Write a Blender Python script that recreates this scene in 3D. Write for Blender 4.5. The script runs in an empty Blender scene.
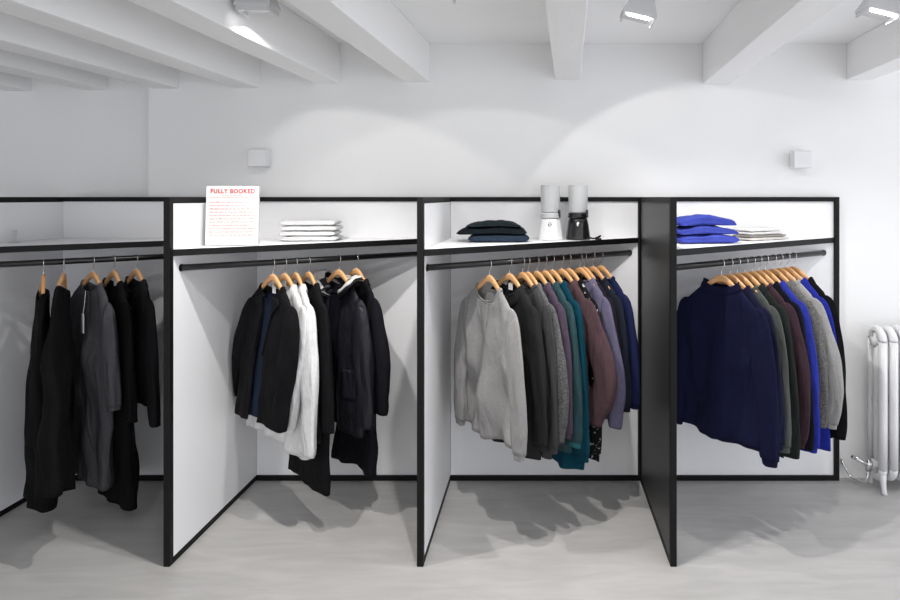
import bpy, bmesh, math, random
from math import sin, cos, pi, sqrt, atan2, radians
from mathutils import Vector, Matrix, noise
random.seed(5)
SC = bpy.context.scene
COL = SC.collection
F = 625.0; CX = 540.0; CY = 197.0; H = 1.70
YN = F*H/370.0; YF = F*H/283.0
PITCH = 1.165
XP = [-2.881, -1.716, -0.551, 0.614, 1.779]      # partition lines (last = end post at the wall)

# ------------------------------------------------------------------ materials
def newmat(name):
    m = bpy.data.materials.new(name); m.use_nodes = True
    return m, m.node_tree.nodes, m.node_tree.links, m.node_tree.nodes['Principled BSDF']
def hexc(h):
    h = h.lstrip('#'); v = [int(h[i:i+2], 16)/255 for i in (0, 2, 4)]
    return tuple((c/12.92 if c <= .04045 else ((c+.055)/1.055)**2.4) for c in v) + (1,)
def mixed(N, L, fac, c1, c2):
    r = N.new('ShaderNodeMix'); r.data_type = 'RGBA'
    L.new(fac, r.inputs[0]); r.inputs[6].default_value = c1; r.inputs[7].default_value = c2
    return r.outputs[2]
def plain(name, col, rough=.5, metal=0, var=.06, scale=8, bump=0, bscale=60, stretch=None):
    m, N, L, b = newmat(name)
    c = hexc(col) if isinstance(col, str) else col
    tc = N.new('ShaderNodeTexCoord'); mp = N.new('ShaderNodeMapping')
    if stretch: mp.inputs['Scale'].default_value = stretch
    L.new(tc.outputs['Object'], mp.inputs[0])
    n = N.new('ShaderNodeTexNoise'); n.inputs['Scale'].default_value = scale; n.inputs['Detail'].default_value = 5
    L.new(mp.outputs[0], n.inputs[0])
    lo = tuple(x*(1-var) for x in c[:3])+(1,); hi = tuple(min(1, x*(1+var)) for x in c[:3])+(1,)
    L.new(mixed(N, L, n.outputs[0], lo, hi), b.inputs['Base Color'])
    b.inputs['Roughness'].default_value = rough; b.inputs['Metallic'].default_value = metal
    if bump:
        n2 = N.new('ShaderNodeTexNoise'); n2.inputs['Scale'].default_value = bscale; n2.inputs['Detail'].default_value = 3
        L.new(mp.outputs[0], n2.inputs[0])
        bp = N.new('ShaderNodeBump'); bp.inputs['Strength'].default_value = bump; bp.inputs['Distance'].default_value = .01
        L.new(n2.outputs[0], bp.inputs['Height']); L.new(bp.outputs[0], b.inputs['Normal'])
    return m
_fab = {}
def fabric(col, kind='plain'):
    k = (col, kind)
    if k in _fab: return _fab[k]
    m, N, L, b = newmat('fabric_'+kind); c = hexc(col)
    tc = N.new('ShaderNodeTexCoord')
    n = N.new('ShaderNodeTexNoise'); L.new(tc.outputs['Object'], n.inputs[0])
    n.inputs['Detail'].default_value = 6
    amt = {'plain': .05, 'marl': .14, 'tweed': .45, 'print': 1.0, 'shell': .08}[kind]
    n.inputs['Scale'].default_value = {'plain': 45, 'marl': 260, 'tweed': 170, 'print': 60, 'shell': 12}[kind]
    rr = N.new('ShaderNodeMapRange'); rr.inputs[1].default_value = .35; rr.inputs[2].default_value = .65
    L.new(n.outputs[0], rr.inputs[0])
    lo = tuple(x*(1-amt) for x in c[:3])+(1,); hi = tuple(min(1, x*(1+amt)+(.03 if kind == 'tweed' else 0)+(.35 if kind == 'print' else 0)) for x in c[:3])+(1,)
    if kind == 'print': rr.inputs[1].default_value = .6; rr.inputs[2].default_value = .63; lo = c
    L.new(mixed(N, L, rr.outputs[0], lo, hi), b.inputs['Base Color'])
    b.inputs['Roughness'].default_value = .5 if kind == 'shell' else .92
    b.inputs['Specular IOR Level'].default_value = .25 if kind == 'shell' else .11
    try:
        b.inputs['Sheen Weight'].default_value = .0
        b.inputs['Sheen Roughness'].default_value = .5
    except Exception: pass
    w = N.new('ShaderNodeTexNoise'); w.inputs['Scale'].default_value = 320; L.new(tc.outputs['Object'], w.inputs[0])
    bp = N.new('ShaderNodeBump'); bp.inputs['Strength'].default_value = .2; bp.inputs['Distance'].default_value = .002
    L.new(w.outputs[0], bp.inputs['Height'])
    mp = N.new('ShaderNodeMapping'); mp.inputs['Scale'].default_value = (1, 1, .3); L.new(tc.outputs['Object'], mp.inputs[0])
    w2 = N.new('ShaderNodeTexNoise'); w2.inputs['Scale'].default_value = 13; w2.inputs['Detail'].default_value = 2.5; w2.inputs['Distortion'].default_value = .8; L.new(mp.outputs[0], w2.inputs[0])
    b2 = N.new('ShaderNodeBump'); b2.inputs['Strength'].default_value = .75; b2.inputs['Distance'].default_value = .03
    L.new(w2.outputs[0], b2.inputs['Height']); L.new(bp.outputs[0], b2.inputs['Normal']); L.new(b2.outputs[0], b.inputs['Normal'])
    _fab[k] = m
    return m
M = {}
M['wall'] = plain('wall_paint', (.84, .84, .835, 1), .75, var=.015, scale=3, bump=.08, bscale=9)
M['ceil'] = plain('ceiling_boards', (.90, .90, .895, 1), .7, var=.02, scale=2)
N_ = M['ceil'].node_tree.nodes; L_ = M['ceil'].node_tree.links
wv = N_.new('ShaderNodeTexWave'); wv.bands_direction = 'Y'; wv.inputs['Scale'].default_value = 2.6
wv.wave_profile = 'SAW'; tcn = N_.new('ShaderNodeTexCoord'); L_.new(tcn.outputs['Object'], wv.inputs[0])
bp = N_.new('ShaderNodeBump'); bp.inputs['Strength'].default_value = .25; bp.inputs['Distance'].default_value = .006
L_.new(wv.outputs[1], bp.inputs['Height']); L_.new(bp.outputs[0], N_['Principled BSDF'].inputs['Normal'])
M['beam'] = plain('painted_beam', (.88, .875, .87, 1), .6, var=.03, scale=5, bump=.25, bscale=6, stretch=(3, .5, 3))
M['floor'] = plain('poured_floor', (.44, .43, .42, 1), .42, var=.11, scale=2.2, bump=.05, bscale=8, stretch=(1, 2.6, 1))
N_ = M['floor'].node_tree.nodes; L_ = M['floor'].node_tree.links; B_ = N_['Principled BSDF']
src = B_.inputs['Base Color'].links[0].from_socket
tcn = N_.new('ShaderNodeTexCoord'); mpn = N_.new('ShaderNodeMapping'); mpn.inputs['Rotation'].default_value = (0, 0, .7); mpn.inputs['Scale'].default_value = (1, 5, 1)
L_.new(tcn.outputs['Object'], mpn.inputs[0]); nn = N_.new('ShaderNodeTexNoise'); nn.inputs['Scale'].default_value = 2.5; nn.inputs['Detail'].default_value = 8; nn.inputs['Distortion'].default_value = 1.2
L_.new(mpn.outputs[0], nn.inputs[0]); rp = N_.new('ShaderNodeMapRange'); rp.inputs[1].default_value = .35; rp.inputs[2].default_value = .7; rp.inputs[3].default_value = .93; rp.inputs[4].default_value = 1.08
L_.new(nn.outputs[0], rp.inputs[0]); mm = N_.new('ShaderNodeMix'); mm.data_type = 'RGBA'; mm.blend_type = 'MULTIPLY'; mm.inputs[0].default_value = 1
L_.new(src, mm.inputs[6]); L_.new(rp.outputs[0], mm.inputs[7]); L_.new(mm.outputs[2], B_.inputs['Base Color'])
M['panel'] = plain('white_board', (.86, .86, .87, 1), .5, var=.01)
M['darkpanel'] = plain('dark_board', (.013, .0125, .012, 1), .42, var=.15, scale=3)
M['steel'] = plain('black_steel', (.005, .005, .005, 1), .55, var=.1)
M['steel'].node_tree.nodes['Principled BSDF'].inputs['Specular IOR Level'].default_value = .2
M['rod'] = plain('black_rod', (.004, .004, .004, 1), .3, var=.1)
M['chrome'] = plain('chrome', (.75, .75, .76, 1), .22, metal=1, var=.03)
M['wood'] = plain('hanger_wood', (.68, .37, .165, 1), .38, var=.16, scale=22, stretch=(.5, 4, 3))
M['white'] = plain('white_enamel', (.74, .74, .75, 1), .38, var=.01)
M['lampbody'] = plain('lamp_housing', (.62, .62, .63, 1), .5, var=.01)
M['lampshaded'] = plain('lamp_housing_shaded', (.25, .25, .25, 1), .5, var=.01)  # housing colour darkened to stand for the unlit side
M['paper'] = plain('white_card', (.62, .61, .60, 1), .7, var=.01)
M['red'] = plain('red_ink', (.50, .03, .03, 1), .7, var=.02)
M['redfaint'] = plain('pale_red_ink', (.60, .30, .28, 1), .7, var=.05)
M['frost'] = plain('frosted_jar', (.66, .67, .68, 1), .45, var=.02)
M['frost'].node_tree.nodes['Principled BSDF'].inputs['Transmission Weight'].default_value = .25
M['applwhite'] = plain('white_appliance', (.78, .78, .79, 1), .3, var=.01)
M['applblack'] = plain('black_appliance', (.008, .008, .008, 1), .2, var=.01)
M['label'] = plain('white_label', (.75, .75, .75, 1), .7, var=.02)
M['button'] = plain('button', (.02, .02, .02, 1), .3)
m, N, L, b = newmat('lamp_led'); b.inputs['Emission Color'].default_value = (1, .98, .95, 1); b.inputs['Emission Strength'].default_value = 14; M['led'] = m

# ------------------------------------------------------------------ helpers
def mesh_obj(name, verts, faces, mat, parent=None, smooth=False, solid=0, bevel=0, mats=None, fm=None):
    me = bpy.data.meshes.new(name); me.from_pydata([tuple(v) for v in verts], [], faces); me.update()
    for mm in (mats or [mat]): me.materials.append(mm)
    if fm:
        for p, i in zip(me.polygons, fm): p.material_index = i
    bm = bmesh.new(); bm.from_mesh(me); bmesh.ops.recalc_face_normals(bm, faces=bm.faces); bm.to_mesh(me); bm.free()
    if smooth: me.polygons.foreach_set('use_smooth', [True]*len(me.polygons))
    o = bpy.data.objects.new(name, me); COL.objects.link(o)
    if parent: o.parent = parent
    if solid:
        s = o.modifiers.new('thickness', 'SOLIDIFY'); s.thickness = solid; s.offset = -1
    if bevel:
        s = o.modifiers.new('bevel', 'BEVEL'); s.width = bevel; s.segments = 2; s.limit_method = 'ANGLE'
    return o
class MB:
    def __init__(s): s.v = []; s.f = []; s.m = []
    def add(s, v, f, mi=0):
        n = len(s.v); s.v += [Vector(p) for p in v]; s.f += [tuple(i+n for i in q) for q in f]; s.m += [mi]*len(f); return s
    def box(s, x0, x1, y0, y1, z0, z1, mi=0):
        v = [(x, y, z) for x in (x0, x1) for y in (y0, y1) for z in (z0, z1)]
        return s.add(v, [(0, 1, 3, 2), (4, 6, 7, 5), (0, 4, 5, 1), (2, 3, 7, 6), (0, 2, 6, 4), (1, 5, 7, 3)], mi)
    def prism(s, poly, z0, z1, mi=0):
        n = len(poly); v = [(x, y, z0) for x, y in poly]+[(x, y, z1) for x, y in poly]
        f = [tuple(range(n))[::-1], tuple(range(n, 2*n))]+[(i, (i+1) % n, n+(i+1) % n, n+i) for i in range(n)]
        return s.add(v, f, mi)
    def rings(s, rings, cap=True, closed=True, mi=0):
        n = len(rings[0]); v = [p for r in rings for p in r]; f = []
        m_ = n if closed else n-1
        for k in range(len(rings)-1):
            for i in range(m_):
                j = (i+1) % n; f.append((k*n+i, k*n+j, (k+1)*n+j, (k+1)*n+i))
        if cap: f.append(tuple(range(n))[::-1]); f.append(tuple(range((len(rings)-1)*n, len(rings)*n)))
        return s.add(v, f, mi)
    def tube(s, pts, r, n=12, mi=0, ry=None):
        pts = [Vector(p) for p in pts]; R = []
        rr = r if isinstance(r, (list, tuple)) else [r]*len(pts)
        up = None
        for i, p in enumerate(pts):
            t = (pts[min(i+1, len(pts)-1)]-pts[max(i-1, 0)]).normalized()
            if up is None:
                up = Vector((0, 0, 1)) if abs(t.z) < .9 else Vector((0, 1, 0))
            a = t.cross(up).normalized(); up = a.cross(t).normalized()
            R.append([p+a*cos(2*pi*k/n)*rr[i]+up*sin(2*pi*k/n)*rr[i] for k in range(n)])
        return s.rings(R, mi=mi)
    def lathe(s, prof, c=(0, 0), n=24, mi=0):
        return s.rings([[(c[0]+r*cos(2*pi*k/n), c[1]+r*sin(2*pi*k/n), z) for k in range(n)] for r, z in prof], mi=mi)
    def build(s, name, mat, parent=None, **k):
        return mesh_obj(name, s.v, s.f, mat, parent, **k)
def empty(name, loc, label, cat, group=None, rotz=0):
    o = bpy.data.objects.new(name, None); COL.objects.link(o); o.location = loc; o.rotation_euler = (0, 0, rotz)
    o.empty_display_size = .1; o['label'] = label; o['category'] = cat
    if group: o['group'] = group
    return o
def struct(o): o['kind'] = 'structure'; return o
def crom(vals, t):
    n = len(vals)-1; x = max(0, min(n-1e-6, t*n)); i = int(x); u = x-i
    p = [vals[max(0, min(n, i+k))] for k in (-1, 0, 1, 2)]
    f = lambda a, b, c, d: .5*(2*b+(c-a)*u+(2*a-5*b+4*c-d)*u*u+(3*b-a-3*c+d)*u**3)
    if isinstance(p[0], (tuple, list, Vector)): return Vector([f(*[q[k] for q in p]) for k in range(len(p[0]))])
    return f(*p)

# ------------------------------------------------------------------ setting
XL, XR, YB = -5.2, 3.6, -1.2
struct(MB().box(XL, XR, YB, 3.95, -.1, 0).build('floor', M['floor']))
struct(MB().box(-2.37, XR, 3.785, 3.95, 0, 2.63).build('wall_back', M['wall']))
struct(MB().box(XL, -2.37, 3.86, 3.95, 0, 2.63).build('wall_recess', M['wall']))
struct(MB().box(XL-.1, XL, YB, 3.95, 0, 2.8).build('wall_left', M['wall']))
struct(MB().box(XL, XR, YB, 3.95, 2.63, 2.75).build('ceiling', M['ceil']))
# ceiling beams run front to back, a little askew to the rails
SK = (570-CX)/F
def beam(pxl, pxr, z0, label):
    xl = (pxl-CX)/283*H; xr = (pxr-CX)/283*H
    def x_at(x, y): return x-(3.785-y)*SK
    yb = -1.1; ye = 3.86 if pxr < 147 else 3.785
    mb = MB(); n = 14; R = []
    for i in range(n+1):
        y = yb+(ye-yb)*i/n
        w1 = .004*noise.noise(Vector((y*1.3, pxl, 0))); w2 = .004*noise.noise(Vector((y*1.1, pxr, 5))); w3 = .004*noise.noise(Vector((y, pxr, 9)))
        R.append([(x_at(xl, y)+w1, y, 2.63), (x_at(xr, y)+w2, y, 2.63), (x_at(xr, y)+w2, y, z0+w3), (x_at(xl, y)+w1, y, z0+w3)])
    mb.rings(R); o = mb.build('ceiling_beam', M['beam'], bevel=.005)
    o['label'] = label; o['category'] = 'beam'; o['group'] = 'white painted ceiling beams'
    return o
bl = ['white ceiling beam at the far left edge of the photo', 'second white ceiling beam from the left edge', 'third white ceiling beam from the left edge',
      'fourth white ceiling beam from the left, above the sign board', 'fifth white ceiling beam from the left, beside the boxy spotlight', 'sixth white ceiling beam from the left, ending above the middle post',
      'lone white ceiling beam running straight above the blenders', 'white ceiling beam above the blue folded stack, second from the right', 'white ceiling beam at the right edge above the radiator']
for (a, b_, z), l in zip([(-9, 17, 2.355), (70, 96, 2.36), (150, 176, 2.355), (232, 258, 2.36), (313, 339, 2.385), (403, 429, 2.395), (555, 581, 2.41), (704, 731, 2.385), (849, 876, 2.41)], bl):
    beam(a, b_, z, l)

# ------------------------------------------------------------------ rail system: one long rigid display frame, unit by unit
P = .03
bays = ['far left display bay with the black dresses', 'display bay with the black and white coats, second from left', 'display bay with the blenders on its shelf, third from left', 'rightmost display bay with the blue folded sweaters']
for k in range(4):
    x0, x1 = XP[k], XP[k+1]
    t = empty('display_bay', (x0, YN, 0), 'white board and black steel '+bays[k], 'clothing rack', 'row of triangular display bays')
    def L_(mb): # to local
        for v in mb.v: v.x -= x0; v.y -= YN
        return mb
    y0, y1 = YN, 3.775
    hp = P/2
    # side partition: white right skin, dark left skin
    L_(MB().box(x0, x0+hp-.002, y0+P, y1, P, H-P)).build('side_panel', M['panel'], t)
    o = L_(MB().box(x0-hp+.002, x0, y0+P, y1, P, H-P)).build('outer_side_panel', M['darkpanel'], t); o['label'] = 'dark outer face of the side panel'
    L_(MB().box(x0-hp, x0+hp, y0, y0+P, 0, H)).build('front_post', M['steel'], t, bevel=.002)
    L_(MB().box(x0-hp, x0+hp, y0+P, y1, 0, P)).build('side_bottom_rail', M['steel'], t, bevel=.002)
    L_(MB().box(x0-hp, x0+hp, y0+P, y1, H-P, H)).build('side_top_rail', M['steel'], t, bevel=.002)
    # back
    xe = x1-hp
    L_(MB().box(x0+hp, xe, YF+.002, y1, P, H-.027)).build('back_panel', M['panel'], t)
    L_(MB().box(x0+hp, xe, YF-.012, YF+.018, 0, P)).build('back_bottom_rail', M['steel'], t, bevel=.002)
    if k == 3:
        L_(MB().box(x1-hp, x1+hp, YF-.012, y1, 0, H)).build('back_post', M['steel'], t, bevel=.002)
    else:
        L_(MB().box(x1-hp-.012, x1-hp, YF-.028, YF+.002, P, H)).build('back_post', M['steel'], t, bevel=.002)
    # diagonal top rail and shelf
    a = Vector((x0, y0+hp)); e = Vector((x1-hp, YF-.006)); d = (e-a).normalized(); nrm = Vector((-d.y, d.x))
    a2 = a+d*.018; 
    L_(MB().box(x0+hp, xe, YF-.012, YF+.018, H-.027, H)).build('back_top_rail', M['steel'], t, bevel=.002)
    zs = H-.2445
    q0 = a2+nrm*.004; q1 = e+nrm*.004
    sh = [(x0+hp, q0.y+.006), (q1.x, q1.y), (q1.x, YF+.002), (x0+hp, YF+.002)]
    s = L_(MB().prism(sh, zs-.026, zs)).build('shelf', M['panel'], t)
    b2 = a+d*.018
    edge = [tuple(b2), tuple(e), tuple(e+nrm*.006), tuple(b2+nrm*.006)]
    o = L_(MB().prism(edge, zs-.03, zs+.001)).build('shelf_edge', M['steel'], s); o['label'] = 'black front edge of the shelf'
    # hanging rod
    ra = Vector((x0+hp, YN+.09, H-.335)); rb = Vector((x0+1.086, YF, H-.335))
    o = L_(MB().tube([ra, ra+(rb-ra)*.5, rb], .0155, n=20)).build('hanging_rod', M['rod'], t, smooth=False)
    for p_ in o.data.polygons: p_.use_smooth = len(p_.vertices) == 4
    def disc(p, ax, nm):
        if ax == 'x': return L_(MB().tube([p, p+Vector((.004, 0, 0))], .018, n=20)).build(nm, M['rod'], t)
    disc(ra, 'x', 'rod_flange')
    L_(MB().tube([rb-Vector((0, .005, 0)), rb], .018, n=20)).build('rod_flange', M['rod'], t)
def rod_pt(bay, px):
    x0 = XP[bay]; A = Vector((x0+.015, YN+.09)); B = Vector((x0+1.086, YF)); q = (px-CX)/F
    # A.x + s*dx = q*(A.y + s*dy)
    dx, dy = B.x-A.x, B.y-A.y; s = (q*A.y-A.x)/(dx-q*dy)
    return A+(B-A)*s
PHI = atan2(YF-YN-.09, 1.071)

# ------------------------------------------------------------------ hangers and garments
def wood_top(x):
    u = min(1.2, abs(x)/.21); return -.060-.172*((sqrt(u*u+.012)-.1095)**1.12)
def hanger_meshes():
    R = []; n = 30
    for i in range(n+1):
        x = -.172+.344*i/n; u = abs(x)/.172
        h = .036-.012*u; th = .0085-.003*u*u
        if u > .93: k = sqrt(max(.02, 1-((u-.93)/.075)**2)); h *= k; th *= k
        zt = wood_top(x); y = -.014*u*u+.0; zc = zt-(.036-.012*u)/2
        ring = []
        for j in range(12):
            a = 2*pi*j/12; c, s_ = cos(a), sin(a)
            ring.append((x, y+th*math.copysign(abs(c)**.6, c), zc+h/2*math.copysign(abs(s_)**.6, s_)))
        R.append(ring)
    body = MB().rings(R)
    pts = [(0, 0, -.08), (0, 0, -.05), (.004, 0, -.038), (.014, 0, -.022), (.0178, 0, -.006), (.0172, 0, .005), (.012, 0, .0132), (0, 0, .0178), (-.012, 0, .0132), (-.0172, 0, .004), (-.0178, 0, -.006), (-.014, 0, -.016)]
    hook = MB().tube([crom(pts, i/36) for i in range(37)], .0018, n=8)
    return body, hook
_hb, _hh = hanger_meshes()
HPROTO = None
def hanger(pt, rz, roll, label, group):
    global HPROTO
    if HPROTO is None:
        t = empty('clothes_hanger', (0, 0, 0), label, 'hanger', group)
        _hb.build('wooden_arms', M['wood'], t, smooth=True); h = _hh.build('hook', M['chrome'], t, smooth=True); h['label'] = 'chrome hook'
        HPROTO = t
    else:
        t = HPROTO.copy(); COL.objects.link(t)
        for c in HPROTO.children:
            c2 = c.copy(); c2.parent = t; COL.objects.link(c2)
    t.location = (pt.x, pt.y, H-.335); t.rotation_euler = (0, roll, rz); t['label'] = label; t['group'] = group
    if len(label.split()) > 16: print('LONG', label)
    return t

clampers = []
def sgnp(c, p): return math.copysign(abs(c)**p, c)
def body_fn(sp):
    """returns point(theta, v) for the body shell; theta: 0=+x side, -90 deg = front"""
    L = sp['L']; sw = sp.get('sw', .215); hw = sp.get('hw', .235); b1 = sp.get('b', .03); fold = sp.get('fold', .012)
    ph = [random.uniform(0, 6.28) for _ in range(6)]; kx = sp.get('kx', 24); lean = sp.get('lean', 0); tilt = sp.get('tilt', 0)
    nk = sp.get('neck', .108); dr = sp.get('drop', .055)
    k = sw/.215
    A = [nk, nk+.02, .15*k, .185*k, .211*k, .221*k]
    S = [wood_top(A[0])+.005, wood_top(A[1])+.007, wood_top(A[2])+.008, wood_top(A[3])+.008, wood_top(.21)-.006, wood_top(.21)-.05]
    Fz = [S[0]-dr, S[1]-dr*.93, S[2]-dr*.5, S[3]-dr*.3, S[4]-dr*.12, S[5]-.004]
    Bz = [S[0]-.026, S[1]-.024, S[2]-.010, S[3]-.003, S[4], S[5]]
    Bt = [.024, .024, .024, .025, .024, .026]
    nt = 6
    def pt(th, v):
        c, s_ = cos(th), sin(th)
        if v < nt-1:
            i = int(v); u = v-i; i = min(i, nt-2)
            if v == nt-1: i, u = nt-2, 1
            lp = lambda a: a[i]*(1-u)+a[i+1]*u
            a = lp(A); zs = lp(S); zf = lp(Fz); zb = lp(Bz); bb = lp(Bt)*min(1, max(.95, b1/.026+.1)); q = 0
        else:
            q = (v-(nt-1)); z0 = S[5]; zs = z0+(-L-z0)*q; zf = zb = zs
            a = A[5]+(hw-A[5])*(q**1.1); bb = Bt[5]*min(1, max(.95, b1/.026+.1))*(1-min(1, q*3))+b1*min(1, q*3)
        w = 1-abs(c)**2.5
        z = zs*(1-w)+(zf if s_ < 0 else zb)*w
        x = a*sgnp(c, .85); y = bb*sgnp(s_, .8)
        y += -.018*(x/.22)**2*(1-min(1, q*1.5))       # shoulders come forward with the hanger
        am = fold*(q**.7)
        y += fold*2.6*min(1, q*4+.15)*noise.noise(Vector((x*8+ph[0]*5, 2+ph[1], z*4+ph[2])))
        f1 = sin(kx*x+ph[0]+1.5*q)+.5*sin(2.1*kx*x+ph[1]-q)+.3*sin(.45*kx*x+ph[2]+2*q)
        y += am*f1
        x += am*.5*sin(9*q+ph[3])*c+lean*q+.004*q*sin(22*q+ph[4])
        z += q**3*(tilt*x+.008*sin(13*x+ph[5])) 
        y += .003*noise.noise(Vector((x*14+ph[0]*9, y*10, z*12+ph[1])))*(1+q)
        return Vector((x, y, z))
    return pt
def garment(pt0, rz, roll, sp):
    """one garment with body, sleeves, cuffs, collar, ... hung on a hanger"""
    kind = sp['kind']; mat = sp['mat']
    t = empty(sp['name'], (pt0.x, pt0.y, H-.335), sp['label'], sp['cat'], sp.get('group'), rz); t.rotation_euler = (0, roll, rz)
    pt = body_fn(sp); NV = 30; NT = 72
    gap = sp.get('gap', 0)         # open front, half width in metres at hem
    vs = [0, .5, 1, 1.5, 2, 2.5, 3, 3.5, 4, 4.5]+[5+i/NV for i in range(NV+1)]
    def shell(off=0, shrink=1.0, vmax=99):
        R = []
        for v in vs:
            if v > vmax: break
            q = max(0, v-5); row = []
            if gap:
                g0 = sp.get('gap0', .02); g = g0+(gap-g0)*min(1, (v/6.0))
                g = min(1.0, g/.15)
                th0 = -pi/2+g; th1 = 3*pi/2-g
                for i in range(NT+1): row.append(pt(th0+(th1-th0)*i/NT, v))
            else:
                for i in range(NT): row.append(pt(2*pi*i/NT, v))
            if off:
                row = [Vector((p.x*shrink, p.y*shrink+(0 if not gap else 0), p.z)) for p in row]
            R.append(row)
        return R
    R = shell()
    body = MB().rings(R, cap=False, closed=not gap).build('body', mat, t, smooth=True, solid=.003)
    if gap:
        R2 = []
        for v in [x for x in vs if x >= 1 and x < 5.97]:
            R2.append([Vector((p.x*.95, p.y*(.6 if v > 2 else .9), p.z)) for p in [pt(2*pi*i/NT, v) for i in range(NT)]])
        l = MB().rings(R2, cap=False).build('lining', sp.get('lining', fabric('#14141c')), t, smooth=True); l['label'] = 'inner lining'
    # sleeves
    sl = sp.get('sleeve', 0)
    if sl:
        for s_ in (1, -1):
            ln = sl if s_ == 1 else sp.get('sleeve_l', sl)
            spd = sp.get('spread', .045) if s_ == 1 else sp.get('spread_l', sp.get('spread', .045)); fw = sp.get('fwd', -.012)*(1 if s_ == 1 else sp.get('fl', 1))
            bend = sp.get('bend', .012)*(1 if s_ == 1 else .6); z0 = wood_top(.21)
            k = sp.get('sw', .215)/.215; th = sp.get('sth', .026)
            C = [(.125*k, -.006, z0+.0), (.178*k, -.012, z0-.012), (.212*k, -.012, z0-.045), (.222*k+bend*.3+spd*.1, fw*.6-.008, z0-.045-ln*.2), (.225*k+bend+spd*.3, fw-.006, z0-.04-ln*.42), (.224*k+bend+spd*.6, fw*1.3, z0-.03-ln*.64), (.222*k+bend*.3+spd*.85, fw*1.2, z0-.02-ln*.84), (.222*k+spd, fw, z0-ln)]
            r0 = sp.get('sr', .056); r1 = sp.get('sr1', .042)
            RX = [.012, .028, r0*.74, r0*.96, r0*.97, r0*.88, r0*.8+r1*.15, r1]; RY = [.006, .010, th*.62, th*.9, th, th*.95, th*.9, th*.85]
            n = 30; rings = []; p1 = random.uniform(0, 6)
            def sring(u, rs=1.0, m=28):
                c = crom(C, u); rx = crom(RX, u); ry = crom(RY, u); c2 = crom(C, min(1, u+.02)); c1 = crom(C, max(0, u-.02))
                d = (c2-c1).normalized(); ax = Vector((-d.z, 0, d.x)).normalized()
                wr = 1+.03*sin(u*19+p1)*min(1, u*2)+.02*sin(u*41+p1*2)*u
                row = []
                for j in range(m):
                    a = 2*pi*j/m
                    rr = 1+.10*sin(3*a+p1+u*6)*u+.05*sin(5*a-u*9+p1)
                    v = c+ax*(rx*rs*wr*rr*cos(a))+Vector((0, 1, 0))*(ry*rs*wr*rr*sin(a))
                    row.append(Vector((v.x*s_, v.y, v.z)))
                return row
            uc = .945 if sp.get('cuff') else 1.0
            rings = [sring(uc*i/n) for i in range(n+1)]
            so = MB().rings(rings, cap=False).build('sleeve', sp.get('smat', mat), t, smooth=True, solid=.003)
            if sp.get('cuff'):
                rr = [sring(uc+(1-uc)*i/4, .86) for i in range(-1, 5)]
                co = MB().rings(rr, cap=False).build('cuff', sp.get('cmat', sp.get('smat', mat)), so, smooth=True, solid=.004)
            if sp.get('cuffbuttons') and s_ == 1:
                mb = MB()
                for q in range(3):
                    c = crom(C, .93+.02*q); mb.lathe([(0.0001, .002), (.006, .002), (.007, 0), (.0001, -.001)], n=10)
                    for vtx in mb.v[-40:]:
                        x, y, z = vtx; vtx.x = c.x+x+.018; vtx.y = c.y-crom(RY, .95)*1.0-z; vtx.z = c.z+y
                mb.build('cuff_button', M['label'], so)
    # hem band
    if sp.get('rib'):
        rr = [[pt(2*pi*i/NT, v)*1.0 for i in range(NT)] for v in (5.94, 5.96, 5.98, 6.0)]
        for k_, row in enumerate(rr):
            for i, p in enumerate(row): p.x *= 1.012; p.y = p.y+.004*(1 if sin(2*pi*i/NT) > 0 else -1); p.z -= .004
        MB().rings(rr, cap=False).build('hem_band', mat, t, smooth=True, solid=.004)
    # neck
    nk = sp.get('collar', 'crew')
    if nk in ('crew', 'mock'):
        hgt = .018 if nk == 'crew' else .03
        rr = []
        for q in range(6):
            u = q/5; row = []
            for i in range(NT):
                th = 2*pi*i/NT; p = pt(th, 0); a = pt(th, .6)
                base = a*(1-u)+p*u if u < .5 else p.copy()
                base.z += .004+hgt*u if nk == 'mock' else .006*sin(pi*u)+.003
                ex = 1+.04*(1-u); row.append(Vector((base.x*ex, base.y*ex, base.z)))
            rr.append(row)
        MB().rings(rr, cap=False).build('neckband', sp.get('nmat', mat), t, smooth=True, solid=.004)
    elif nk == 'shirt':
        rr = []
        for q, (dz, ex) in enumerate([(-.004, 1.0), (.006, .98), (.012, 1.0), (.010, 1.08), (-.006, 1.18), (-.022, 1.28)]):
            row = []
            for i in range(NT+1):
                th = -pi/2+.2+(2*pi-.4)*i/NT; p = pt(th, 0)
                ff = max(0, -sin(th)); row.append(Vector((p.x*ex, p.y*ex-.004*ff, p.z+dz-(.03*ff if q > 3 else 0))))
            rr.append(row)
        MB().rings(rr, cap=False, closed=False).build('collar', sp.get('nmat', mat), t, smooth=True, solid=.003)
    elif nk == 'lapel':
        # notched lapels lying on the two fronts + collar roll at the back
        for s_ in (1, -1):
            mb = MB(); R_ = []
            n = 12
            for i in range(n+1):
                u = i/n; v = u*5.35
                g0 = sp.get('gap0', .02); g = g0+(gap-g0)*min(1, v/6.0); g = min(1., g/.15)
                wmax = (.05+.35*sin(pi*min(1, u*1.15))*(1 if u > .3 or u < .22 else .7)) if u < .95 else .05
                row = []
                for j in range(5):
                    th = -pi/2+s_*(g-.01+wmax*1.3*j/4); p = pt(th, v); row.append(Vector((p.x, p.y-.007-.004*sin(pi*j/4), p.z)))
                R_.append(row)
            mb.rings(R_, cap=False, closed=False).build('lapel', sp.get('nmat', mat), t, smooth=True, solid=.003)
        rr = []
        for dz, ex in [(-.012, 1.2), (.002, 1.1), (.006, 1.0), (-.012, .96)]:
            rr.append([Vector((pt(th, 0).x*ex, pt(th, 0).y*ex, pt(th, 0).z+dz)) for th in [-.35+(pi+.7)*i/30 for i in range(31)]])
        MB().rings(rr, cap=False, closed=False).build('collar', sp.get('nmat', mat), t, smooth=True, solid=.003)
    elif nk == 'hood':
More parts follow.
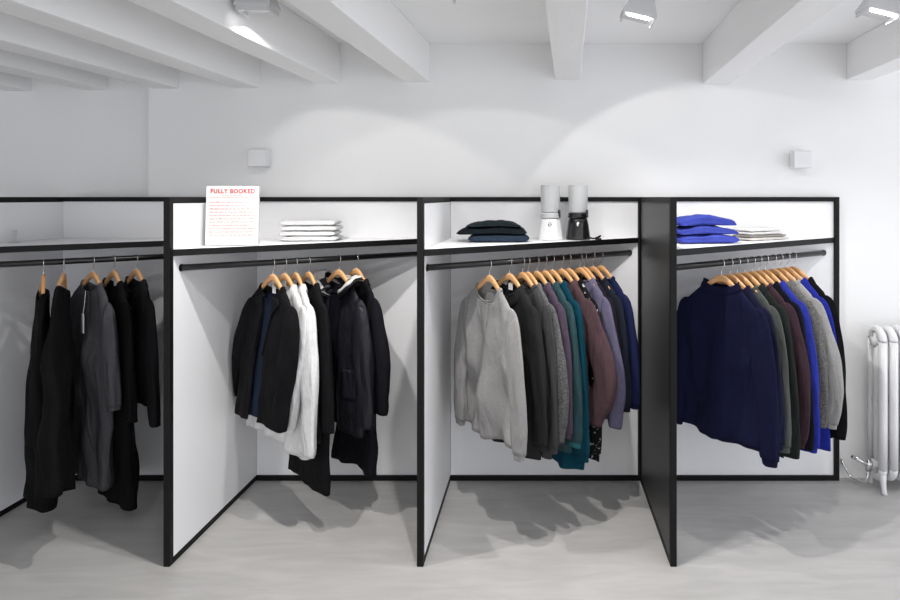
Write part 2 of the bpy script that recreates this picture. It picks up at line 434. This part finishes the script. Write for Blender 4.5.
        rr = []
        for q in range(9):
            u = q/8; row = []
            for i in range(41):
                th = -pi/2+.35+(2*pi-.7)*i/40; c, s2 = cos(th), sin(th); p = pt(th, 0)
                bulge = 1+.75*sin(pi*u)+.15*u; zz = .015+.05*u-.08*u*max(0, -s2)
                row.append(Vector((p.x*bulge*1.05, p.y*(1+1.1*sin(pi*u))+(.018*u if s2 > 0 else -.02*sin(pi*u)), p.z+zz-.045*u*u+.008*sin(9*c+4*u))))
            rr.append(row)
        MB().rings(rr, cap=False, closed=False).build('hood', mat, t, smooth=True, solid=.004)
        rr2 = [[Vector((p.x*.97, p.y*.95, p.z+.013)) for p in row] for row in rr[2:9]]
        o = MB().rings(rr2, cap=False, closed=False).build('hood_lining', sp.get('hlining'), t, smooth=True, solid=.002); o['label'] = 'white hood lining'
    elif nk == 'strap': pass
    if sp.get('tag'):
        p = pt(-pi/2, .3)
        mb = MB(); mb.box(-.017, .017, -.001, .001, -.035, .0)
        for v in mb.v: v += Vector((0, .006, sp.get('tagz', -.112)))
        o = mb.build('neck_label', M['label'], t); o['label'] = 'white neck label'
    if sp.get('swing'):
        p = pt(-pi/2, 1)
        mb = MB().tube([(.0, p.y-.008, p.z+.02), (.004, p.y-.016, p.z-.06), (.0, p.y-.02, p.z-.1)], .0012, n=6)
        o = mb.build('tag_string', M['label'], t)
        MB().box(-.011, .011, p.y-.022, p.y-.019, p.z-.20, p.z-.10).build('swing_tag', M['label'], t)
    if sp.get('buttons'):
        for q in range(sp['buttons']):
            p = pt(-pi/2+(.0 if not gap else .62), 5.02+.1*q); mb = MB(); mb.lathe([(.0001, .003), (.007, .003), (.008, 0), (.0001, -.001)], n=12)
            for v in mb.v:
                x, y, z = v; v.x = p.x+x; v.y = p.y-.003-z; v.z = p.z+y
            mb.build('button', sp.get('bmat', M['button']), t, smooth=False)
    clampers.append(t)
    if sp.get('swingk'): t['swing_k'] = sp['swingk']
    if sp.get('pocket'):
        for s_ in (-1, 1):
            R_ = []
            for i in range(9):
                v = 5.48+.24*i/8; R_.append([pt(-pi/2+s_*(.45+.5*j/8), v)+Vector((0, -.007, 0)) for j in range(9)])
            MB().rings(R_, cap=False, closed=False).build('pocket', sp.get('pmat', mat), t, smooth=True, solid=.004)
    return t

def hang(bay, px, rot, hemy, sp, tipx=None, roll=0, rod_off=0):
    p = rod_pt(bay, px); th = -(pi/2-PHI)+radians(rot)
    v = Vector((cos(th), sin(th)))           # towards camera right end
    def zat(y, d): Y = p.y+v.y*d; return H-(y-CY)*Y/F
    sp['L'] = (H-.335)-zat(hemy, sp.get('hemd', .12))
    if 'cuffy' in sp: sp['sleeve'] = (H-.335)-zat(sp['cuffy'], .24)+wood_top(.21)
    if 'cuffyl' in sp: sp['sleeve_l'] = (H-.335)-zat(sp['cuffyl'], -.24)+wood_top(.21)
    hanger(p, th, radians(roll), 'wooden hanger holding the '+sp.get('short', sp['label'].split(',')[0]), 'wooden hangers on the rods')
    garment(p, th, radians(roll), sp)

def G(name, cat, label, col, fk='plain', **k):
    d = dict(name=name, cat=cat, label=label, mat=fabric(col, fk), kind=name); d.update(k); return d

# bay 3 (index 2)
grp = 'garments on the rod below the blenders'
B3 = [
 (489.6, 0, 442, G('sweater', 'sweater', 'light grey marl crew neck sweater, frontmost on the rod below the blenders', '#8b8a89', 'marl', cuffy=456, cuffyl=425, sw=.225, hw=.25, b=.035, fold=.026, kx=19, rib=0, cuff=1, drop=.075, sr=.066, sr1=.04, bend=.02, tilt=.0)),
 (509.6, 3, 452, G('cardigan', 'cardigan', 'charcoal cardigan with a white neck label, right behind the light grey sweater', '#242425', 'marl', cuffy=447, cuff=1, b=.03, collar='shirt', tag=1)),
 (522.7, 1, 450, G('wool_sweater', 'sweater', 'mid grey wool sweater, third garment from the left below the blenders', '#3a3a3b', 'marl', cuffy=450, cuff=1, b=.024)),
 (528, 0, 438, G('coat', 'coat', 'salt and pepper grey coat with cuff buttons, fourth garment below the blenders', '#505050', 'tweed', cuffy=438, b=.02, collar='shirt', cuffbuttons=1, bend=.045, sr=.068)),
 (537, 0, 440, G('shirt', 'shirt', 'mauve shirt between the grey coat and the teal garments', '#4a3f4d', 'plain', cuffy=435, cuff=1, b=.018, collar='shirt')),
 (545, 0, 446, G('jacket', 'jacket', 'grey green jacket with teal cuff beside the bright teal cardigan', '#2c4347', 'plain', cuffy=444, cuff=1, b=.02, collar='shirt', cmat=fabric('#2d5e66'), bend=.02)),
 (552.4, 0, 462, G('cardigan', 'cardigan', 'bright teal long cardigan hanging lower than its neighbours', '#083745', 'marl', cuffy=458, cuff=1, b=.022, hw=.25, collar='shirt', bend=.01)),
 (561.7, 4, 420, G('blazer', 'blazer', 'dusty brown blazer with wide sleeve left of the lavender one', '#4c3a3e', 'plain', cuffy=421, b=.022, collar='shirt', bend=.10, sr=.085, sr1=.055, sth=.026, spread=.03)),
 (569, 0, 455, G('blouse', 'blouse', 'black blouse with small pale print behind the brown blazer', '#141314', 'print', cuffy=452, b=.018, collar='shirt', lean=.01, spread=.0)),
 (580, 2, 415, G('blazer', 'blazer', 'lavender grey blazer with dark cuff buttons behind the brown one', '#615d74', 'plain', cuffy=424, b=.022, collar='shirt', bend=.05, sr=.06, spread=.06)),
 (584.4, 0, 408, G('sweater', 'sweater', 'dark aubergine sweater right behind the lavender blazer', '#231c24', 'plain', cuffy=410, cuff=1, b=.018)),
 (593, 0, 408, G('cardigan', 'cardigan', 'dark slate cardigan second from the right below the blenders', '#20242e', 'plain', cuffy=409, cuff=1, b=.02)),
 (601, 0, 404, G('sweater', 'sweater', 'navy blue sweater, rightmost on the rod below the blenders', '#1c2244', 'plain', cuffy=406, cuff=1, b=.024, bend=.02)),
]
for px, rot, hy, sp in B3: sp['group'] = grp; hang(2, px, rot, hy, sp)
# bay 4
grp = 'garments on the rod of the rightmost bay'
B4 = [
 (721.5, 0, 442, G('sweater', 'sweater', 'navy mock neck sweater facing the room, frontmost in the rightmost bay', '#12142e', 'plain', cuffy=462, cuffyl=424, sw=.23, hw=.25, b=.034, fold=.013, cuff=1, collar='mock', drop=.035, nk=.06, sr=.062)),
 (730, 0, 448, G('shirt', 'shirt', 'dark navy shirt mostly hidden behind the navy mock neck sweater', '#191a30', 'plain', cuffy=446, cuff=1, b=.02, collar='shirt')),
 (737.5, 0, 442, G('wool_jacket', 'jacket', 'grey green wool jacket with ribbed cuff, third garment in the rightmost bay', '#4b4e4b', 'marl', cuffy=449, cuff=1, b=.022, bend=.01)),
 (745, 0, 450, G('cardigan', 'cardigan', 'dark charcoal green cardigan left of the burgundy sweater', '#1f2422', 'plain', cuffy=454, b=.02, collar='shirt')),
 (752.4, 1, 440, G('wool_sweater', 'sweater', 'burgundy brown wool sweater in the rightmost bay', '#3a2a31', 'marl', cuffy=444, cuff=1, b=.026, bend=.03, sr=.062)),
 (759, 0, 444, G('shirt', 'shirt', 'near black navy shirt right of the burgundy sweater', '#101018', 'plain', cuffy=446, b=.016, collar='shirt')),
 (765.5, 0, 446, G('shirt', 'shirt', 'royal blue shirt in the middle of the rightmost rod', '#2b3490', 'plain', cuffy=449, cuff=1, b=.02, collar='shirt', bend=.015)),
 (773.5, 0, 425, G('jacket', 'jacket', 'grey tweed jacket right of the royal blue shirt', '#5b5a58', 'tweed', cuffy=424, b=.022, collar='shirt', bend=.02)),
 (780, 1, 420, G('sweater', 'sweater', 'pale grey marl sweater with ribbed cuff near right end post', '#969594', 'marl', cuffy=424, cuff=1, b=.024, bend=.045, spread=.07, sr=.064)),
 (787, 0, 446, G('shirt', 'shirt', 'royal blue long shirt second from the right end post', '#232d8c', 'plain', cuffy=420, cuff=1, b=.02, hw=.25, collar='shirt')),
 (793.5, 0, 432, G('jacket', 'jacket', 'black jacket at the right end of the rightmost rod', '#131315', 'plain', cuffy=436, b=.022, collar='shirt')),
]
for px, rot, hy, sp in B4: sp['group'] = grp; hang(3, px, rot, hy, sp)
# bay 2 (index 1)
grp = 'garments on the rod below the sign board'
B2 = [
 (273, 13, 432, G('blazer', 'blazer', 'black open blazer with dark blue lining, leftmost on the rod below the sign board', '#131214', 'plain', cuffy=436, cuffyl=400, b=.045, gap=.02, gap0=.05, swingk=-.26, spread=.0, spread_l=.11, collar='lapel', lining=fabric('#1c2436'), tag=1, tagz=-.125, sw=.225, hw=.25, sr=.066, sr1=.055, sth=.04, fold=.006, bend=.0)),
 (285, 12, 447, G('long_shirt', 'shirt', 'white long shirt showing below the black open blazer', '#d2d2d2', 'plain', cuffy=440, cuffyl=420, cuff=1, b=.03, hw=.24, swingk=-.28, spread=.0, spread_l=.12, collar='shirt', fold=.010)),
 (296, 6, 456, G('long_shirt', 'shirt', 'white long shirt with its sleeve in full view beside black blazer', '#d6d6d6', 'plain', cuffy=457, cuff=0, b=.034, hw=.25, swingk=-.12, collar='shirt', sr=.066, sr1=.07, bend=.02, sth=.035)),
 (309, 6, 488, G('long_coat', 'coat', 'black long coat hanging lowest between white shirt and hooded jacket', '#121214', 'plain', cuffy=430, b=.03, hw=.235, collar='shirt', pocket=1, pmat=fabric('#15151b', 'shell'), fold=.008)),
 (339, 14, 430, G('hooded_jacket', 'jacket', 'dark jacket with a white lined hood and large pockets', '#1c1c22', 'shell', cuffy=425, b=.05, hw=.24, gap=.03, gap0=.035, collar='hood', hlining=fabric('#cfccc8'), pocket=1, sr=.066, sr1=.055, sth=.04, fold=.006)),
 (356.5, 10, 470, G('long_coat', 'coat', 'black long coat with one sleeve hanging free, rightmost below the sign board', '#141318', 'plain', cuffy=411, b=.04, hw=.22, collar='shirt', sr=.06, sr1=.055, sth=.036, bend=.035)),
]
for px, rot, hy, sp in B2: sp['group'] = grp; hang(1, px, rot, hy, sp)
# bay 1 (index 0)
grp = 'dark garments on the far left rod'
B1 = [
 (43.5, 4, 489, G('dress', 'dress', 'black sleeveless long dress, leftmost on the far left rod', '#0c0c0d', 'plain', b=.06, hw=.23, sw=.20, neck=.14, drop=.12, collar='strap', fold=.011, hemd=-.1)),
 (64.5, -6, 486, G('dress', 'dress', 'black strap dress, second on the far left rod', '#0e0e0f', 'plain', b=.05, hw=.25, sw=.20, neck=.15, drop=.10, collar='strap', fold=.011)),
 (93, 20, 485, G('sweater_dress', 'dress', 'charcoal sweater dress with a white swing tag', '#4c4c50', 'plain', cuffy=408, cuffyl=398, cuff=1, b=.045, hw=.19, fold=.012, swing=1, drop=.05, sth=.034)),
 (114, 16, 500, G('long_dress', 'dress', 'black long dress falling almost to the floor', '#0f0f10', 'plain', cuffy=420, b=.05, hw=.28, collar='shirt', tag=1, fold=.010)),
 (136.6, 16, 402, G('shirt', 'shirt', 'black buttoned shirt nearest the black post in the far left bay', '#19191b', 'plain', cuffy=424, b=.045, hw=.22, collar='shirt', short='black buttoned shirt in the far left bay', buttons=4, fold=.012)),
]
for i, (px, rot, hy, sp) in enumerate(B1): sp['group'] = grp; hang(0, px, rot, hy, sp, roll=-14 if i == 1 else 0)

def press(t):
    # cloth that reaches a board is pressed flat against it
    def rec(o):
        yield o
        for c in o.children: yield from rec(c)
    R = Matrix.Rotation(t.rotation_euler.z, 3, 'Z') @ Matrix.Rotation(t.rotation_euler.y, 3, 'Y'); T = Vector(t.location)
    bay = max(i for i in range(4) if XP[i] < T.x); ymax = YF-.018; xmin = XP[bay]+.022; xmax = XP[bay+1]-.022
    Ri = R.inverted()
    for o in rec(t):
        if o.type != 'MESH': continue
        for v in o.data.vertices:
            w = R @ v.co + T; c = w.copy()
            def soft(x, lim, w_=.05):   # smooth approach to lim from below
                if x < lim-w_: return x
                return lim-w_+w_*(1-math.exp(-(x-lim+w_)/w_))
            c.y = soft(w.y, ymax); c.x = -soft(-c.x, -xmin, .03); c.x = soft(c.x, xmax, .03); c.z = max(c.z, .03)
            if (c-w).length > 1e-5: v.co = Ri @ (c-T)
def swing(t, k):
    def rec(o):
        yield o
        for c in o.children: yield from rec(c)
    for o in rec(t):
        if o.type == 'MESH':
            for v in o.data.vertices:
                q = max(0, -v.co.z-.16); v.co.x += k*q*q/(q+.15)
for t_ in clampers:
    if t_.get('swing_k') is not None: swing(t_, t_['swing_k']); del t_['swing_k']
    press(t_)
# ------------------------------------------------------------------ things on the shelves
ZS = H-.2445
def shelf_pt(px, py):
    Y = (H-ZS)*F/(py-CY); return Vector(((px-CX)/F*Y, Y, ZS+.0012))
def folded(loc, w, d, h, mat, label, cat, name, group, rz=0, seed=0, droop=.0, layers=2, swell=1.0, droop0=0):
    t = empty(name, loc, label, cat, group, rz)
    def slab(z0, hh, w, d, sd, dx):
        R = []; n = 26
        for i in range(n+1):
            u = -1+2*i/n; e = (1-abs(u)**14)**.5 if abs(u) < 1 else .02
            e = max(.06, e); row = []
            for j in range(36):
                a = 2*pi*j/36; c, s_ = cos(a), sin(a)
                y = d/2*sgnp(c, .35)*(.93+.07*e)
                z = hh/2*sgnp(s_, .6)*e
                x = u*w/2+.006*noise.noise(Vector((y*9, z*30, sd)))
                nz = .5+.5*s_
                z += hh*.5+nz*hh*.35*swell*noise.noise(Vector((x*9+sd, y*9, sd*3.1)))
                z += -(droop0+(droop-droop0)*nz)*(abs(u)**2.5)
                y *= 1-.05*math.exp(-(s_/.18)**2)
                z += nz*.004*swell*noise.noise(Vector((x*32+sd, y*20, sd)))
                y += .008*noise.noise(Vector((x*14, sd*2, z*20)))
                row.append((x+dx, y, max(.0005, z)+z0))
            R.append(row)
        return R
    hh = h/layers
    nm = ['lower_fold', 'upper_fold', 'top_fold']
    for q in range(layers):
        MB().rings(slab(q*hh, hh*.98, w*(1-.015*q), d*(1-.02*q), seed+q*7, .003*q)).build(nm[q], mat, t, smooth=True)
    return t
# sign board
p = Vector((-1.541, 3.125, ZS+.0012))
t = empty('sign_board', p, 'white sign board with red heading standing on the shelf', 'sign', None, radians(12))
hs = .297; ws = .246
mb = MB().box(-ws/2, ws/2, 0, .022, 0, hs)
lean = radians(4)
def leanv(mb):
    for v in mb.v:
        y, z = v.y, v.z; v.y = y*cos(lean)+z*sin(lean); v.z = z*cos(lean)-y*sin(lean)+.0022
    return mb
leanv(mb).build('board', M['paper'], t, bevel=.001)
st = MB(); st.add([(-.03, .024, .18), (.03, .024, .18), (.03, .10, 0), (-.03, .10, 0), (-.03, .03, .18), (.03, .03, .18), (.03, .106, 0), (-.03, .106, 0)], [(0, 1, 2, 3), (4, 7, 6, 5), (0, 4, 5, 1), (3, 2, 6, 7), (0, 3, 7, 4), (1, 5, 6, 2)])
for v in st.v: v.y += .011
st.build('back_strut', M['paper'], t)
def text(s, size, x, z, mat, name, parent, ext=.0004, width=None):
    cu = bpy.data.curves.new(name, 'FONT'); cu.body = s; cu.size = size; cu.extrude = ext; cu.align_x = 'CENTER'; cu.align_y = 'CENTER'; cu.space_character = 1.15; cu.offset = size*.03
    tmp = bpy.data.objects.new(name, cu); COL.objects.link(tmp)
    dg = bpy.context.evaluated_depsgraph_get(); me = bpy.data.meshes.new_from_object(tmp.evaluated_get(dg)); bpy.data.objects.remove(tmp)
    xs = [v.co.x for v in me.vertices]; k = width/(max(xs)-min(xs)) if width else 1
    for v in me.vertices:
        X, Z_ = v.co.x*k+x, v.co.y+z; v.co = (X, -.0005-v.co.z+Z_*sin(lean), Z_*cos(lean)+.0022)
    me.materials.clear(); me.materials.append(mat)
    o = bpy.data.objects.new(name, me); COL.objects.link(o); o.parent = parent
    return o
text('FULLY BOOKED', .03, 0, .270, M['red'], 'heading', t, width=.205)
rnd = random.Random(3)
mb = MB()
def strokes(mb, z, x0, x1, h=.005):
    x = x0
    while x < x1:
        wl = rnd.uniform(.006, .022)
        y = 0
        xx = x
        while xx < min(x+wl, x1):
            ww = rnd.uniform(.0016, .003); hh = h*rnd.choice([.7, .7, 1, 1.2])
            mb.box(xx, xx+ww, -.0012, -.0004, z-h/2, z-h/2+hh); xx += ww+.0012
        x += wl+.006
strokes(mb, .250, -.05, .05, .004); strokes(mb, .240, -.105, .105, .004)
for i in range(11): strokes(mb, .215-.0165*i, -.105, .105 - rnd.choice([0, 0, .01, .03, .05]), .0055)
for v in mb.v:
    Z_ = v.z; yy = v.y; v.y = yy+Z_*sin(lean); v.z = Z_*cos(lean)+.0022
mb.build('printed_lines', M['redfaint'], t)
# white folded shirts, bay 2
p = shelf_pt(306, 241.5)
for i in range(4):
    folded(p+Vector((.004*(-1)**i, .09, .0285*i)), .31-.008*(i % 2), .2, .0275, fabric('#d2d2d2'), 'white folded shirt right of the sign board, '+['bottom', 'second from bottom', 'third from bottom', 'top'][i]+' of its stack', 'shirt', 'folded_shirt', 'white folded shirts', radians(6), 11+i*3, layers=1, swell=.25)
# dark folded clothes, bay 3
p = shelf_pt(492, 242.5)
cols = ['#273240', '#12181c', '#1b2226']
zz = 0
for i, (c, h_) in enumerate(zip(cols, (.04, .04, .03))):
    folded(p+Vector(([.028, -.008, .002][i], .10, zz)), [.33, .38, .30][i], .24, h_, fabric(c), ['slate blue folded sweater at the bottom of the dark stack', 'black folded sweater in the middle of the dark stack', 'dark green black folded sweater on top of the dark stack'][i], 'sweater', 'folded_sweater', 'dark folded sweaters left of the blenders', radians(4), 31+i*5, droop=[.006, .014, .026][i], droop0=[0, .010, .018][i], layers=1, swell=.9)
    zz += h_+.0015
# blenders
def blender(px, py, body, label, extra):
    p = shelf_pt(px, py)
    t = empty('blender', p+Vector((0, .045, 0)), label, 'blender', 'two blenders with frosted jars', radians(-15)); t.scale = (1.1, 1.1, 1.07)
    prof = [(.0001, 0), (.062, 0), (.064, .006), (.060, .03), (.054, .08), (.048, .108), (.046, .112), (.0001, .112)]
    n = 32
    R = []
    for r, z in prof:
        R.append([((r*(1+.035*(cos(8*2*pi*k/n)) if r > .01 else r))*cos(2*pi*k/n) if r > .01 else 0.0001*cos(2*pi*k/n), (r*(1+.035*cos(8*2*pi*k/n)))*sin(2*pi*k/n), z) for k in range(n)])
    MB().rings(R, cap=False).build('motor_base', body, t, smooth=True, bevel=0)
    MB().lathe([(.040, .112), (.052, .116), (.054, .124), (.050, .132), (.052, .136), (.050, .142), (.035, .144)], n=32).build('locking_collar', body if extra else M['frost'], t, smooth=True)
    j = MB().lathe([(.0001, .144), (.046, .144), (.049, .15), (.050, .22), (.050, .285), (.047, .292), (.0001, .293)], n=32).build('jar', M['frost'], t, smooth=True); j['label'] = 'frosted cylindrical jar'
    k = MB().lathe([(.0001, 0), (.008, 0), (.008, .008), (.0001, .009)], n=14)
    for v in k.v:
        x, y, z = v; v.x = x+.012; v.y = -.054-z; v.z = .085+y*1.6
    k.build('switch', M['chrome'], t, smooth=True)
    h = MB().box(.040, .056, -.02, -.006, .118, .160); h.build('latch', M['button'], t, bevel=.002)
    if extra:
        pts = [(.058, .02, .01), (.078, .01, .006), (.10, -.012, .012), (.118, -.004, .022), (.11, .014, .014), (.09, .01, .006), (.098, -.01, .005), (.125, -.01, .006)]
        MB().tube([crom(pts, i/40) for i in range(41)], .0045, n=8).build('power_cord', M['applblack'], t, smooth=True)
    return t
blender(550.5, 240.5, M['applwhite'], 'white blender with a frosted cylindrical jar on the shelf', False)
blender(578.5, 240.2, M['applblack'], 'black blender with a frosted cylindrical jar and coiled cord', True)
# blue folded sweaters, bay 4
p = shelf_pt(707, 244)
zz = 0
for i, h_ in enumerate((.047, .045, .055)):
    folded(p+Vector(([.0, -.002, -.006][i], .11, zz)), [.33, .33, .31][i], .24, h_, fabric(['#404aa0', '#3c4698', '#394396'][i]), 'royal blue folded sweater, '+['bottom', 'middle', 'top'][i]+' of the blue stack', 'sweater', 'folded_sweater', 'royal blue folded sweaters', radians(8), 51+i*5, droop=[.010, .018, .034][i], droop0=[0, .014, .024][i], layers=1, swell=.8)
    zz += h_+.001
p = shelf_pt(764, 240.5)
zz = 0
for i, (c, h_) in enumerate(zip(('#cfcbc6', '#8e8b86', '#d8d6d4', '#dcdad8'), (.016, .014, .016, .02))):
    folded(p+Vector((-.01*i+.01, .0, zz))+Vector((0, .07, 0)), .33-.025*i, .14, h_, fabric(c), ['cream folded tee at the bottom of the pale stack', 'grey folded tee second in the pale stack', 'off white folded tee third in the pale stack', 'white folded tee on top of the pale stack'][i]+' right of the blue sweaters', 'tee', 'folded_tee', 'pale folded tees', radians(30), 71+i*5, layers=1, swell=.5, droop=.0)
    zz += h_+.001
# small pale stand at far left shelf
p = shelf_pt(10, 243)
t = empty('bud_vase', p+Vector((0, .03, 0)), 'small pale slim vase on the shelf at the far left edge', 'vase')
MB().lathe([(.0001, 0), (.026, 0), (.026, .004), (.008, .008), (.006, .03), (.008, .05), (.012, .066), (.010, .066), (.0001, .05)], n=20).build('vase_body', M['frost'], t, smooth=True)

# ------------------------------------------------------------------ wall boxes
for px, py, l in ((260.5, 158.5, 'white square wall lamp above the white folded shirts'), (799.5, 160, 'white square wall lamp above the right end post')):
    x = (px-CX)/283*H; z = H+(CY-py)/283*H
    t = empty('wall_lamp', (x, 3.785, z-.05), l, 'lamp', 'square wall lamps')
    MB().box(-.052, .052, -.085, -.012, 0, .10).build('housing', M['white'], t, bevel=.003)
    MB().box(-.042, .042, -.012, 0, .01, .09).build('wall_plate', M['lampbody'], t)

# ------------------------------------------------------------------ ceiling spotlights
spots = []
def spotlight(x, y, z, label, aim, power, core=None, dark=False, size=100, blend=.12, roll=14, led=True, front=False):
    t = empty('ceiling_spotlight', (x, y, z), label, 'spotlight', 'ceiling spotlights between the beams')
    core = core or power
    bm_ = M['lampshaded'] if dark else M['lampbody']
    MB().box(-.045, .045, -.045, .045, .105, 2.63-z).build('ceiling_mount', bm_, t, bevel=.004)
    # trapezoid head
    hd = MB()
    top = [(-.05, -.04, .105), (.05, -.04, .105), (.05, .04, .105), (-.05, .04, .105)]
    bot = [(-.075, -.055, .035), (.075, -.055, .035), (.075, .055, .035), (-.075, .055, .035)]
    R = [top, bot, [(a, b_, .022) for a, b_, c in bot]]
    RM = Matrix.Translation((0, 0, .07)) @ Matrix.Rotation(radians(roll), 4, 'Y') @ Matrix.Translation((0, 0, -.07))
    def rl(mb):
        for v in mb.v: v[:] = (RM @ v)[:]
        return mb
    hd.rings(R); rl(hd).build('head', bm_, t, bevel=.003)
    z0_ = .010 if led else .019
    rl(MB().box(-.05, .05, -.045, -.030, z0_+.004, .022)).build('lit_strip', M['led'], t)
    for s_ in (-1, 1):
        rl(MB().box(s_*.066-.003, s_*.066+.003, -.05, .05, .004, .024)).build('side_flap', bm_, t)
    if not led: rl(MB().box(-.063, .063, -.053, -.048, .002, .024)).build('front_flap', bm_, t)
    ld = bpy.data.lights.new('spot', 'SPOT'); ld.energy = power; ld.spot_size = radians(size); ld.spot_blend = blend; ld.shadow_soft_size = .018
    ld.color = (1, .975, .95)
    lo = bpy.data.objects.new('spot_lamp', ld); COL.objects.link(lo); lo.location = (x, y, z-.005)
    lo.rotation_euler = Vector(aim).to_track_quat('-Z', 'Y').to_euler()
    if front: return lo
    l2 = bpy.data.lights.new('narrow_beam', 'SPOT'); l2.energy = core*CORE; l2.spot_size = radians(112); l2.spot_blend = .9; l2.shadow_soft_size = .018; l2.color = ld.color
    o2 = bpy.data.objects.new('narrow_beam', l2); COL.objects.link(o2); o2.location = lo.location
    o2.rotation_euler = Vector((aim[0]*.6, .15, -1)).to_track_quat('-Z', 'Y').to_euler()
    return lo
A30 = (.12, .58, -1)
PW = 7; CORE = 9.8; PF = 15
spotlight(-2.34, 2.91, 2.46, 'ceiling spotlight, darkened as if in shade, at the far left between the beams', (-.05, .6, -1), PW*1.0, core=PW*1.6, dark=True, roll=4, led=False)
spotlight(-1.175, 2.60, 2.46, 'boxy white ceiling spotlight above the sign board', (-.05, .6, -1), PW*1.3, core=PW*.9, roll=0, led=False)
spotlight(-.38, 2.38, 2.46, 'white ceiling spotlight just above the frame, over the middle post', (.02, .64, -1), PW*1.3, core=PW)
spotlight(.44, 2.74, 2.46, 'white ceiling spotlight with lit strip above the blenders', (.42, .66, -1), PW*1.2, core=PW*.8)
spotlight(1.46, 2.68, 2.46, 'white ceiling spotlight with lit strip at the top right', (.45, .5, -1), PW*.3, core=PW*.5)

for fx, nm in ((-1.65, 'leftmost of the front row above the frame'), (-.43, 'second of the front row from the left'), (.50, 'third of the front row from the left'), (1.50, 'rightmost of the front row')):  # added spots out of view, they brighten the lower walls of the bays
    spotlight(fx, 1.1, 2.44, 'added unseen fill spotlight, '+nm, (-.36, 1, -.78), PF, size=62, blend=.9, roll=0, led=False, front=True)

# ------------------------------------------------------------------ radiator
rx, ry0, ry1 = 1.965, 3.565, 3.725
t = empty('radiator', (rx, (ry0+ry1)/2, 0), 'white cast iron column radiator standing by the wall at right', 'radiator')
yc = (ry0+ry1)/2; hw_ = (ry1-ry0)/2
for k in range(9):
    mb = MB(); x = k*.062; zb, zt = (.075, .93)
    cols_y = [-hw_+.017, 0, hw_-.017]
    R_ = hw_-.017
    def flat_tube(pts, rx_, ry_):
        mb.tube(pts, rx_, n=14)
    for cy in cols_y:
        z_1 = zt-.02 if cy == 0 else zt-R_-.0; z_0 = zb+.02 if cy == 0 else zb+R_
        ex, ey = (.024, .025) if cy < 0 else (.019, .019)
        mb.rings([[(x+ex*cos(2*pi*q/18), cy+ey*sin(2*pi*q/18), zz_) for q in range(18)] for zz_ in (z_0, (z_0*2+z_1)/3, (z_0+2*z_1)/3, z_1)])
    arc = [(x, -R_*cos(a), zt-R_+R_*sin(a)) for a in [pi*i/14 for i in range(15)]]
    mb.tube(arc, [.0235-.005*i/14 for i in range(15)], n=14)
    arc = [(x, -R_*cos(a), zb+R_-R_*sin(a)) for a in [pi*i/14 for i in range(15)]]
    mb.tube(arc, [.0235-.005*i/14 for i in range(15)], n=14)
    for zc in (zb+.07, zt-.07):       # hub joining sections
        mb.tube([(x-.031, 0, zc), (x+.031, 0, zc)], .026, n=16)
        mb.tube([(x, -R_, zc), (x, R_, zc)], .013, n=10)
    mb.tube([(x, -R_, .52), (x, R_, .52)], .009, n=10)
    mb.build('section', M['white'], t, smooth=True)
for k in (0, 8):
    for s_ in (-1, 1):
        x = k*.062
        MB().tube([(x, s_*(R_-.002), zb+R_+.02), (x, s_*(R_+.004), .06), (x, s_*(R_+.012), .02), (x, s_*(R_+.018), 0)], [.02, .016, .013, .017], n=12).build('leg', M['white'], t, smooth=True)
v = MB().tube([(-.030, 0, zb+.07), (-.05, 0, zb+.07)], .018, n=14).tube([(-.05, 0, zb+.095), (-.05, 0, zb+.03)], .016, n=14)
v.build('valve', M['chrome'], t, smooth=True)
MB().tube([(-.05, 0, zb+.06), (-.09, -.01, zb+.085), (-.12, .0, zb+.10), (-.13, .03, zb+.10)], [.012, .010, .013, .010], n=12).build('valve_handle', M['chrome'], t, smooth=True)
MB().tube([(-.05, 0, zb+.035), (-.06, 0, .04), (-.08, .03, .028), (-.11, .07, .028), (-.14, .11, .09), (-.15, .125, .12)], .008, n=10).build('pipe', M['chrome'], t, smooth=True)

for o in SC.objects:
    if o.get('label') and not o.parent and not 4 <= len(o['label'].split()) <= 16: print('LABEL', len(o['label'].split()), o['label'])
# ------------------------------------------------------------------ camera, world, output
cd = bpy.data.cameras.new('camera'); cd.sensor_width = 36; cd.lens = F/900*36; cd.shift_x = -(CX-450)/900; cd.shift_y = -(300-CY)/900
cd.clip_start = .05
co = bpy.data.objects.new('camera', cd); COL.objects.link(co); co.location = (0, 0, H); co.rotation_euler = (pi/2, 0, 0); SC.camera = co
W = bpy.data.worlds.new('world'); SC.world = W; W.use_nodes = True
N = W.node_tree.nodes; L = W.node_tree.links; bg = N['Background']
tc = N.new('ShaderNodeTexCoord'); sx = N.new('ShaderNodeSeparateXYZ'); L.new(tc.outputs['Generated'], sx.inputs[0])
mr = N.new('ShaderNodeMapRange'); mr.inputs[1].default_value = -.8; mr.inputs[2].default_value = .9; L.new(sx.outputs[0], mr.inputs[0])
L.new(mixed(N, L, mr.outputs[0], (.31, .30, .29, 1), (.80, .83, .89, 1)), bg.inputs[0]); bg.inputs[1].default_value = 2.2
vs_ = SC.view_settings; vs_.view_transform = 'Standard'; vs_.look = 'None'; vs_.exposure = 0.14; vs_.gamma = 1; vs_.use_curve_mapping = False
SC.cycles.max_bounces = 8
